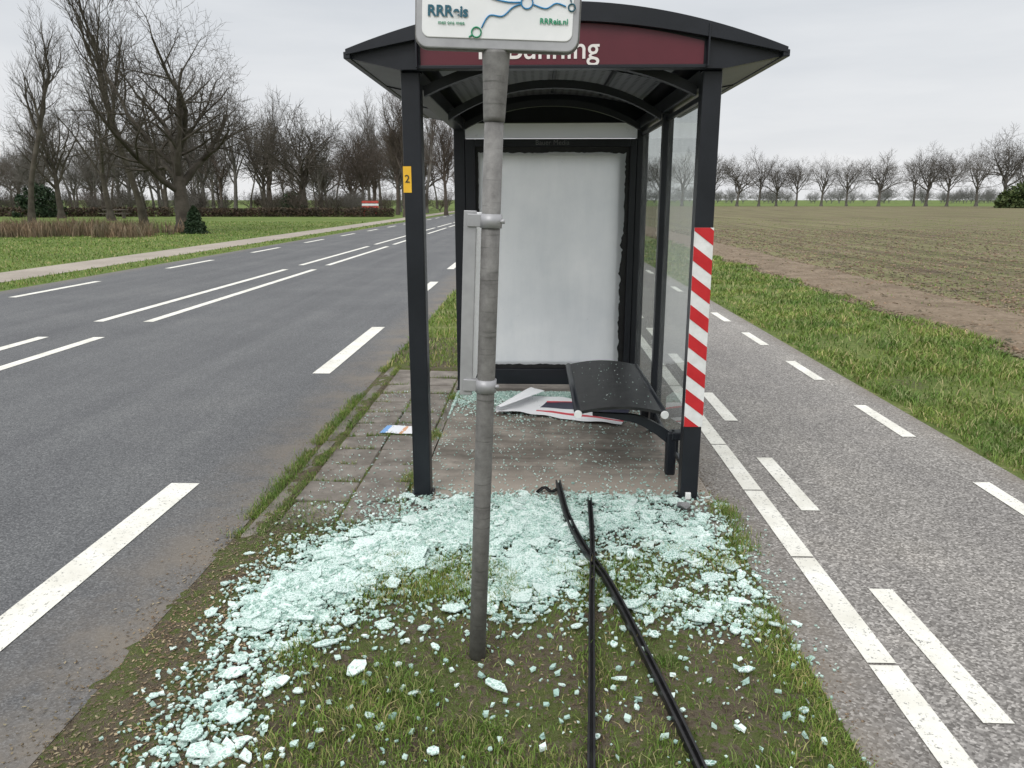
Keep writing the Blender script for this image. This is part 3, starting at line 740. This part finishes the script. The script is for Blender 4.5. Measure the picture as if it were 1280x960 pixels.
iso = [(-.13, 2.30, .055), (-.62, 2.38, .05), (-.36, 2.52, .03), (-.03, 2.75, .035), (-.52, 2.12, .022), (-.30, 1.98, .028), (.30, 2.35, .035), (.46, 2.62, .03), (.68, 2.75, .06),
       (.75, 2.42, .04), (.17, 2.68, .03), (-.78, 2.52, .06), (-.9, 2.7, .06), (-.72, 2.7, .05), (-.33, 2.8, .06), (-.42, 2.65, .04), (-.05, 2.9, .08), (.05, 2.98, .07), (.4, 2.85, .07), (.62, 2.95, .05),
       (.52, 1.95, .025), (-.86, 2.3, .03), (-1.0, 1.95, .06), (-1.05, 2.02, .05), (-.95, 2.15, .03), (.2, 2.05, .016), (-.48, 2.42, .02), (-.2, 2.55, .024), (.88, 2.2, .02), (-.66, 2.05, .02),
       (.1, 2.3, .018), (.34, 2.2, .018), (-.78, 1.93, .02), (.1, 3.05, .09), (-.12, 3.12, .09), (.02, 3.2, .09), (-.6, 3.0, .07), (-.72, 3.05, .08), (-.9, 3.15, .09), (-.8, 2.95, .08), (-1.0, 3.0, .07), (-.55, 3.2, .08),
       (-.35, 3.55, .1), (-.1, 3.6, .1), (.1, 3.55, .09), (-.5, 3.5, .09), (.35, 3.1, .05), (.45, 3.3, .06), (.7, 3.3, .05), (.85, 2.9, .06), (-.15, 2.72, .03), (.3, 2.55, .025), (.95, 2.75, .03), (-.4, 2.25, .02)]
iso = np.array(iso); plates('large_shards', iso[:, 0], iso[:, 1], hz(iso[:, 0], iso[:, 1])+.020, iso[:, 2]*.92, .07)
CUB = np.array([[a, b, c] for c in (-.5, .5) for b in (-.5, .5) for a in (-.5, .5)])
CT = np.array([[0, 2, 3], [0, 3, 1], [4, 5, 7], [4, 7, 6], [0, 1, 5], [0, 5, 4], [2, 6, 7], [2, 7, 3], [0, 4, 6], [0, 6, 2], [1, 3, 7], [1, 7, 5]])
def crumbs(name, x, y, z, s):
    n = len(x); P_ = CUB[None]*s[:, None, None]*np.stack([RNG.uniform(.7, 1.5, n), RNG.uniform(.7, 1.3, n), np.full(n, .6)], 1)[:, None]
    P_ = P_+RNG.normal(0, .12, (n, 8, 3))*s[:, None, None]
    a = RNG.uniform(0, 2*np.pi, n); ca, sa = np.cos(a)[:, None], np.sin(a)[:, None]; tx = RNG.normal(0, .35, (n, 1))
    xx = P_[:, :, 0]*ca-P_[:, :, 1]*sa; yy = P_[:, :, 0]*sa+P_[:, :, 1]*ca; zz = P_[:, :, 2]+xx*tx
    P_ = np.stack([xx+x[:, None], yy+y[:, None], zz+z[:, None]], 2)
    T = (np.arange(n)[:, None, None]*8+CT[None]).reshape(-1, 3)
    return tri_obj(name, P_.reshape(-1, 3), T, M_crumb, gl, True)
x, y = sample(16000, 1.3); crumbs('crumbs', x, y, hz(x, y)+.007+RNG.uniform(0, .012, len(x))*np.clip(dens(x, y), 0, 1.5), RNG.uniform(.005, .013, len(x)))
n = 600; x = RNG.uniform(-1.15, 1.05, n); y = RNG.uniform(1.7, 3.2, n); crumbs('crumbs_sparse', x, y, hz(x, y)+.014, .005+.014*RNG.random(n)**2)
n = 5000; x = np.clip(RNG.normal(.1, .5, n), -.66, .82); y = 6.48-np.abs(RNG.normal(0, .30, n)); crumbs('crumbs_floor_rear', x, y, hz(x, y)+.004, RNG.uniform(.006, .016, n))
n = 1600; x = RNG.uniform(-.66, .95, n); y = RNG.uniform(4.05, 6.5, n); crumbs('crumbs_floor', x, y, hz(x, y)+.004, RNG.uniform(.004, .009, n))
n = 600; x = RNG.uniform(-1.3, -.6, n); y = RNG.uniform(3.7, 6.5, n); crumbs('crumbs_tiles', x, y, hz(x, y)+.002, RNG.uniform(.004, .008, n))
n = 60; x = RNG.uniform(.27, .73, n); y = RNG.uniform(4.3, 5.55, n); crumbs('crumbs_seat', x, y, .462+.034*(1-((x-.5)/.25)**2)+.002, RNG.uniform(.002, .005, n))
n = 160; x = RNG.normal(1.04, .06, n); y = RNG.uniform(2.4, 3.9, n); kk = x > 1.0; x, y = x[kk], y[kk]; crumbs('crumbs_path', x, y, np.full(len(x), .010), RNG.uniform(.004, .009, len(x)))

# ---------------------------------------------------------------- papers
def paper_mat(name, kind):
    m, nt, b, out = newmat(name)
    uv = N(nt, 'ShaderNodeUVMap'); sp = N(nt, 'ShaderNodeSeparateXYZ'); nt.links.new(uv.outputs[0], sp.inputs[0])
    r = N(nt, 'ShaderNodeValToRGB'); r.color_ramp.interpolation = 'CONSTANT'; e = r.color_ramp.elements
    if kind == 0:
        st = [(0, (.85, .85, .86)), (.20, (.62, .03, .05)), (.27, (.85, .85, .86)), (.42, (.03, .03, .06)), (.78, (.6, .03, .05)), (.84, (.85, .85, .86))]; k = .10; ax = 1; ns = 3
    else:
        st = [(0, (.12, .3, .6)), (.28, (.72, .74, .78)), (.7, (.6, .3, .15)), (.8, (.75, .75, .76))]; k = .2; ax = 0; ns = 6
    while len(e) < len(st): e.new(.5)
    for i, (p, c) in enumerate(st): e[i].position = p; e[i].color = c4(c)
    nz = noise_n(nt, ns, 2, .5, uv.outputs[0]); ad = N(nt, 'ShaderNodeMath', operation='MULTIPLY_ADD'); ad.inputs[1].default_value = k
    nt.links.new(nz.outputs[0], ad.inputs[0]); nt.links.new(sp.outputs[ax], ad.inputs[2])
    nt.links.new(ad.outputs[0], r.inputs[0])
    col = r.outputs[0]
    if kind == 0:
        gt = N(nt, 'ShaderNodeMath', operation='LESS_THAN'); gt.inputs[1].default_value = .36; nt.links.new(sp.outputs[0], gt.inputs[0])
        col = mixc(nt, gt.outputs[0], col, (.86, .86, .87))
    nt.links.new(col, b.inputs['Base Color'])
    b.inputs['Roughness'].default_value = .4
    return m
def paper(name, cx, cy, z0, w, l, ang, mat, curl):
    nu, nv = 44, 14; V = []; UV = []
    for i in range(nu):
        for j in range(nv):
            u = i/(nu-1); v = j/(nv-1); s = u*w
            R = .032; L0 = w*curl*(.7+.6*v)
            if s < L0:
                t = min((L0-s)/R, 3.9); R2 = R*(1+.3*v); ex = max(0, (L0-s)-3.9*R)
                px = L0-math.sin(t)*R2+ex*.9; pz = (1-math.cos(t))*R2-ex*.1
            else: px = s; pz = (.012*max(0, math.sin(u*9+v*4))+.014*max(0, math.sin(u*5-v*3))) if curl else .004*math.sin(u*5)**2
            py = v*l+(.03*math.sin(u*5)+.01*math.sin(u*31)*(v < .02 or v > .98) if curl else 0)
            V.append(Matrix.Rotation(ang, 3, 'Z') @ Vector((px-w/2, py-l/2, pz))+Vector((cx, cy, z0+.003))); UV.append((u, v))
    F = [(i*nv+j, (i+1)*nv+j, (i+1)*nv+j+1, i*nv+j+1) for i in range(nu-1) for j in range(nv-1)]
    ob = mesh_obj(name, V, F, mat, None, False, True); ul = ob.data.uv_layers.new(name='UVMap')
    for lp in ob.data.loops: ul.data[lp.index].uv = UV[lp.vertex_index]
    return ob
paper('torn_poster', .20, 5.90, .032, 1.08, .58, -.26, paper_mat('printed_poster', 0), .16)
paper('paper_leaflet', -.98, 5.32, .022, .24, .19, -.12, paper_mat('printed_leaflet', 1), 0)

# ---------------------------------------------------------------- trees
def tree_mesh(name, H, seed, mat, tf=.3, counts=(7, 6, 5, 5, 4), spread=.9, len1=.42, up=.10, rad=.028, wob=.16, r0=1., rmin=.006):
    R = random.Random(seed); V = []; T = []
    sides = [10, 6, 4, 3, 3, 3]; segs = [7, 7, 5, 3, 2, 2]
    lens = [H*tf*1.5, H*len1, H*len1*.55, H*len1*.30, H*len1*.17, H*len1*.10]
    nl = len(counts)
    def grow(p, d, L, r, lv):
        ns = segs[lv]; sd = sides[lv]; pts = [(p.copy(), d.copy(), r)]
        w = wob*(.35 if lv == 0 else 1)
        for i in range(ns):
            d = (d+Vector((R.gauss(0, w), R.gauss(0, w), R.gauss(0, w)+(up if lv > 0 else .0)))).normalized()
            p = p+d*(L/ns); rr_ = r*(1-.72*(i+1)/ns) if lv else r*(1-.5*(i+1)/ns)
            pts.append((p.copy(), d.copy(), rr_))
        b0 = len(V)
        for i, (q, dd, rr_) in enumerate(pts):
            u = dd.cross(Vector((.3, .9, .1))); u.normalize(); v = dd.cross(u)
            fl = 1+.5*(lv == 0 and i == 0)
            for k in range(sd):
                a = 2*math.pi*k/sd; V.append(q+(u*math.cos(a)+v*math.sin(a))*rr_*fl)
        for i in range(ns):
            for k in range(sd):
                k2 = (k+1) % sd; a, b, c, e = b0+i*sd+k, b0+i*sd+k2, b0+(i+1)*sd+k2, b0+(i+1)*sd+k
                T.append((a, b, c)); T.append((a, c, e))
        if lv >= nl: return
        n = counts[lv]; az = R.uniform(0, 6.28)
        for j in range(n):
            t = (.50+.5*(j+R.random()*.6)/n) if lv == 0 else (.18+.82*(j+R.random()*.8)/n)
            t = min(t, 1); f = t*ns; i = min(int(f), ns-1); f -= i
            q = pts[i][0].lerp(pts[i+1][0], f); dd = pts[i+1][1]; rq = pts[i][2]*(1-f)+pts[i+1][2]*f
            az += 2.4+R.uniform(-.5, .5); u = dd.cross(Vector((.31, .2, .9) if abs(dd.z) < .9 else (1, .2, 0))).normalized(); v = dd.cross(u)
            ang = spread*R.uniform(.55, 1.1)*(1.15-.55*t if lv == 0 else 1)
            if j == n-1: ang *= .35
            nd = dd*math.cos(ang)+(u*math.cos(az)+v*math.sin(az))*math.sin(ang)
            LL = lens[lv+1]*R.uniform(.7, 1.15)*((1.15-.25*t) if lv == 0 else (1.1-.5*t))
            grow(q, nd.normalized(), LL, max(rq*R.uniform(.5, .75), rmin), lv+1)
    grow(Vector((0, 0, -.1)), Vector((R.gauss(0, .03), R.gauss(0, .03), 1)).normalized(), lens[0], H*rad*r0, 0)
    A = np.array([tuple(v) for v in V]); top = A[:, 2].max(); A *= H/top
    return tri_mesh(name, A, T, mat)
def inst(name, me, x, y, s=1., rz=0., parent=None, mat=None, sz=1., tilt=(0, 0)):
    ob = bpy.data.objects.new(name, me); ob.location = (x, y, 0); ob.scale = (s, s, s*sz); ob.rotation_euler = (tilt[0], tilt[1], rz)
    link(ob, parent, True)
    if mat: ob.material_slots[0].link = 'OBJECT'; ob.material_slots[0].material = mat
    return ob
TA = tree_mesh('oak_mesh_near', 12.5, 4, M_bark, .22, (8, 7, 6, 5, 3), 1.05, .52, .06, .032, rmin=.008)
TB = tree_mesh('tree_mesh_b', 13, 9, M_bark, .30, (8, 6, 5, 5), .85, .42, .10, .020, rmin=.012)
TC = tree_mesh('tree_mesh_c', 13, 21, M_bark, .26, (9, 7, 5, 4), 1.0, .44, .07, .022, rmin=.012)
TD = tree_mesh('tree_mesh_slender', 16, 33, M_bark, .45, (10, 6, 5, 4), .65, .26, .14, .013, rmin=.010)
TE = tree_mesh('tree_mesh_beech', 12, 40, M_barkb, .40, (14, 8, 6, 5), .75, .32, .12, .018, rmin=.012)
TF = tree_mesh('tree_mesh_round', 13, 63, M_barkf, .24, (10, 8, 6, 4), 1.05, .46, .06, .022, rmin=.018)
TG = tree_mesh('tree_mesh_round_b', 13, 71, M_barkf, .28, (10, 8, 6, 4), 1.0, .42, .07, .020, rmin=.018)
TS = tree_mesh('shrub_mesh', 3, 50, M_barkf, .12, (12, 7, 5), 1.0, .55, .10, .012, rmin=.008)
inst('bare_oak_tree', TA, -18.6, 41, 1.04, .6, None, None, .93)
inst('bare_tree', TD, -25.3, 50, 1.05, 1, None, None, 1., (0, -.14))
inst('bare_tree', TD, -36, 55, .98, 3, None, None, 1., (0, -.03))
inst('bare_tree', TB, -34, 62, 1.0, 2)
inst('bare_tree', TC, -43, 70, .95, 2.6)
inst('bare_tree', TF, -26.5, 90, 1.05, 4.2, None, M_bark)
inst('bare_tree', TB, -21.8, 98, .98, 5.2)
inst('bare_tree', TG, -33, 95, .9, .3, None, M_bark)
inst('bare_tree', TC, -39, 82, .85, 1.3)
inst('beech_tree', TE, -12.6, 76, 1.04, .4)
inst('beech_tree', TE, -9.6, 84, .9, 2.4)
inst('beech_tree', TE, -15.5, 88, .9, 3.4)
wd = empty('distant_woodland')
R = random.Random(17)
for i in range(74):
    yy = R.uniform(92, 150); xx = -(13+R.random()*(.80*yy-13))
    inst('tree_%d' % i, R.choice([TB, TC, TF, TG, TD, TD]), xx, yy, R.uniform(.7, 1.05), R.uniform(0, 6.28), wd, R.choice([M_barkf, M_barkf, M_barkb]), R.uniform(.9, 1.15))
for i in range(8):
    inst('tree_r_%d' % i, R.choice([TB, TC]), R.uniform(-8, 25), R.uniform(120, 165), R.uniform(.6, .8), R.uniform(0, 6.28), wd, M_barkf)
ug = empty('woodland_undergrowth')
for i in range(100):
    yy = R.uniform(80, 115); xx = -(12+R.random()*(.80*yy-12))
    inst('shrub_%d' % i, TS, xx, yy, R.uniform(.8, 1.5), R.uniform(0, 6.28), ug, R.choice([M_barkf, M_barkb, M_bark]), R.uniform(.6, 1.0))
rw = empty('distant_tree_row')
for i, xx in enumerate((24, 31, 38, 45.5, 50.4, 56, 61, 66, 72.7, 79.5, 86, 94, 98, 102, 110, 124, 133, 142, 155)):
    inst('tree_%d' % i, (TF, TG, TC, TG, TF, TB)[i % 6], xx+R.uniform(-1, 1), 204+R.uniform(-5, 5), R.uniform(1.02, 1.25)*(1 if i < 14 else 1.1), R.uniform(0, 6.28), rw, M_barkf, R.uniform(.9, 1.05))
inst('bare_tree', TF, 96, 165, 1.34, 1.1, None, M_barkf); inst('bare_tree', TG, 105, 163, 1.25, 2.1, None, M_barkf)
hz_ = empty('horizon_treeline')
for i in range(110):
    yy = R.uniform(330, 420); xx = R.uniform(0, .8*yy)
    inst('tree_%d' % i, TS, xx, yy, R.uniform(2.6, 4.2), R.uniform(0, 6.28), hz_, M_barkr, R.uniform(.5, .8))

def leafmass(name, cx, cy, rx, ry, z0, z1, n, s, mat, shape='dome', parent=None):
    u = RNG.normal(0, 1, (n*2, 3)); u /= np.linalg.norm(u, axis=1)[:, None]; r = RNG.random(n*2)**.4; u = u*r[:, None]
    if shape == 'dome':
        x = cx+u[:, 0]*rx; y = cy+u[:, 1]*ry; z = z0+(z1-z0)*np.abs(u[:, 2])
        lump = fbm(x*.9+z, y*.9+z, 1.1, 5) ; k = (lump > .44)
    elif shape == 'cone':
        z = z0+(z1-z0)*RNG.random(n*2)**1.4; f = 1-(z-z0)/(z1-z0); f = f**.75*(.8+.35*vnoise(z*6, z*0, 1, 3)); a = RNG.uniform(0, 6.28, n*2); rr = np.sqrt(RNG.random(n*2))*(.8+.4*vnoise(a*2, z*4, 1, 6))
        x = cx+np.cos(a)*rr*rx*f; y = cy+np.sin(a)*rr*ry*f; k = np.ones(n*2, bool)
    else:
        x = cx+RNG.uniform(-rx, rx, n*2); y = cy+RNG.uniform(-ry, ry, n*2); z = z0+(z1-z0)*RNG.random(n*2)*(.85+.3*fbm(x, y, .8, 3)); k = np.ones(n*2, bool)
    x, y, z = x[k][:n], y[k][:n], z[k][:n]; n = len(x)
    d = RNG.normal(0, 1, (n, 2, 3)); d /= np.linalg.norm(d, axis=2)[:, :, None]; c = np.stack([x, y, z], 1); ss = (s*RNG.uniform(.6, 1.3, n))[:, None]
    P_ = np.stack([c-d[:, 0]*ss, c+d[:, 1]*ss*.6, c+d[:, 0]*ss, c-d[:, 1]*ss*.6], 1)
    T = (np.arange(n)[:, None, None]*4+np.array([[0, 1, 2], [0, 2, 3]])[None]).reshape(-1, 3)
    return tri_obj(name, P_.reshape(-1, 3), T, mat, parent, True)
leafmass('conifer_shrub', -17.0, 38.6, .7, .7, .0, 1.35, 5200, .06, M_everg, 'cone')
leafmass('evergreen_bush', -47.5, 74, 2.4, 2, 0, 3.2, 4500, .15, M_everg)
leafmass('evergreen_bush', -27.5, 88, 1.8, 1.5, 0, 2.6, 4000, .13, M_everg)
leafmass('ivy_bush', 97, 160, 5.5, 4, 0, 5.0, 6500, .3, M_ivy)
leafmass('ivy_bush', 114, 164, 8, 4, 0, 3.4, 6000, .3, M_ivy)
leafmass('beech_hedge', -24.5, 77, 10.5, .5, 0, .85, 16000, .09, M_hedge, 'box')
leafmass('beech_hedge', -50, 77, 14, .5, 0, .9, 14000, .1, M_hedge, 'box')
n = 12000; x = RNG.uniform(-38, -17.6, n); y = RNG.uniform(34, 40, n); kk = fbm(x, y, .5, 4) > .42; x, y = x[kk], y[kk]; n = len(x)
blades('dry_reeds', x, y, np.zeros(n), RNG.uniform(.3, 1.0, n)*(.5+.7*fbm(x, y, .6, 6)), RNG.uniform(.02, .04, n), M_reed, .4)

pb = empty('park_bench', (-16.9, 80, 0))
for nm, xx in (('left', -17.55), ('right', -16.33)):
    box('leg_front_'+nm, xx, xx+.09, 79.55, 79.64, 0, .55, M_redpaint, pb); box('leg_back_'+nm, xx, xx+.09, 80.0, 80.09, 0, 1.55, M_redpaint, pb)
for i, z in enumerate((.78, 1.05, 1.32)): box('backrest_slat_%d' % i, -17.75, -16.05, 79.93, 79.995, z, z+.2, M_redpaint if i != 1 else M_white, pb)
for i in range(3): box('seat_slat_%d' % i, -17.75, -16.05, 79.5+i*.16, 79.63+i*.16, .552, .61, M_redpaint, pb)
pt = empty('picnic_table', (-38, 70, 0))
box('top', -39, -37, 69.6, 70.4, .72, .78, M_wood, pt)
for i, yy in enumerate((69.1, 70.7)): box('seat_%d' % i, -39, -37, yy, yy+.28, .42, .47, M_wood, pt)
for i, xx in enumerate((-38.8, -37.3)):
    box('leg_%d' % i, xx, xx+.1, 69.8, 70.2, 0, .72, M_wood, pt); box('cross_%d' % i, xx+.105, xx+.18, 69.1, 70.98, .34, .42, M_wood, pt)

# ---------------------------------------------------------------- camera
cam = bpy.data.cameras.new('camera'); co = bpy.data.objects.new('camera', cam); COL.objects.link(co)
cam.sensor_fit = 'HORIZONTAL'; cam.sensor_width = 36; cam.lens = 27; cam.clip_end = 4000; cam.clip_start = .05
co.location = (0, 0, 1.65); co.rotation_euler = (math.radians(76.5), 0, math.radians(1.74))
S.camera = co

# ---------------------------------------------------------------- light
el, az = math.radians(44), math.radians(205)
sd = Vector((math.sin(az)*math.cos(el), math.cos(az)*math.cos(el), math.sin(el)))
sl = bpy.data.lights.new('sun', 'SUN'); sl.energy = 1.45; sl.angle = math.radians(28); sl.color = (1, .985, .96)
so = bpy.data.objects.new('sun', sl); so.rotation_euler = sd.to_track_quat('Z', 'Y').to_euler(); so.location = (0, 0, 30); COL.objects.link(so)
w = bpy.data.worlds.new('World'); S.world = w; w.use_nodes = True; nt = w.node_tree; nt.nodes.clear()
out = N(nt, 'ShaderNodeOutputWorld'); bg = N(nt, 'ShaderNodeBackground'); bg.inputs[1].default_value = .1; nt.links.new(bg.outputs[0], out.inputs[0])
sky = N(nt, 'ShaderNodeTexSky', sky_type='NISHITA'); sky.sun_disc = False; sky.sun_elevation = el; sky.sun_rotation = az; sky.dust_density = 3
tc = N(nt, 'ShaderNodeTexCoord').outputs['Generated']
sx = N(nt, 'ShaderNodeSeparateXYZ'); nt.links.new(tc, sx.inputs[0])
r = ramp(nt, sx.outputs[2], [(0., (.89, .895, .905)), (.10, (.84, .855, .875)), (.24, (.72, .75, .785)), (.6, (.97, .98, 1.)), (1., (1., 1., 1.))])
sc = N(nt, 'ShaderNodeVectorMath', operation='SCALE'); nt.links.new(r.outputs[0], sc.inputs[0])
gz = N(nt, 'ShaderNodeMapRange'); gz.inputs[1].default_value = .25; gz.inputs[2].default_value = .9; gz.inputs[3].default_value = 9.8; gz.inputs[4].default_value = 18.; nt.links.new(sx.outputs[2], gz.inputs[0])
nt.links.new(gz.outputs[0], sc.inputs['Scale'])
mp = N(nt, 'ShaderNodeMapping'); mp.inputs['Scale'].default_value = (1.2, 1.2, 7); nt.links.new(tc, mp.inputs[0])
nz = noise_n(nt, 2.6, 5, .55, mp.outputs[0]); nr = ramp(nt, nz.outputs[0], [(.3, (.91, .92, .935)), (.7, (1.05, 1.045, 1.04))])
cl = mixc(nt, 1., sc.outputs[0], nr.outputs[0], 'MULTIPLY')
nt.links.new(mixc(nt, .95, sky.outputs[0], cl), bg.inputs[0])
S.view_settings.view_transform = 'Standard'; S.view_settings.look = 'None'; S.view_settings.exposure = 0; S.view_settings.gamma = 1
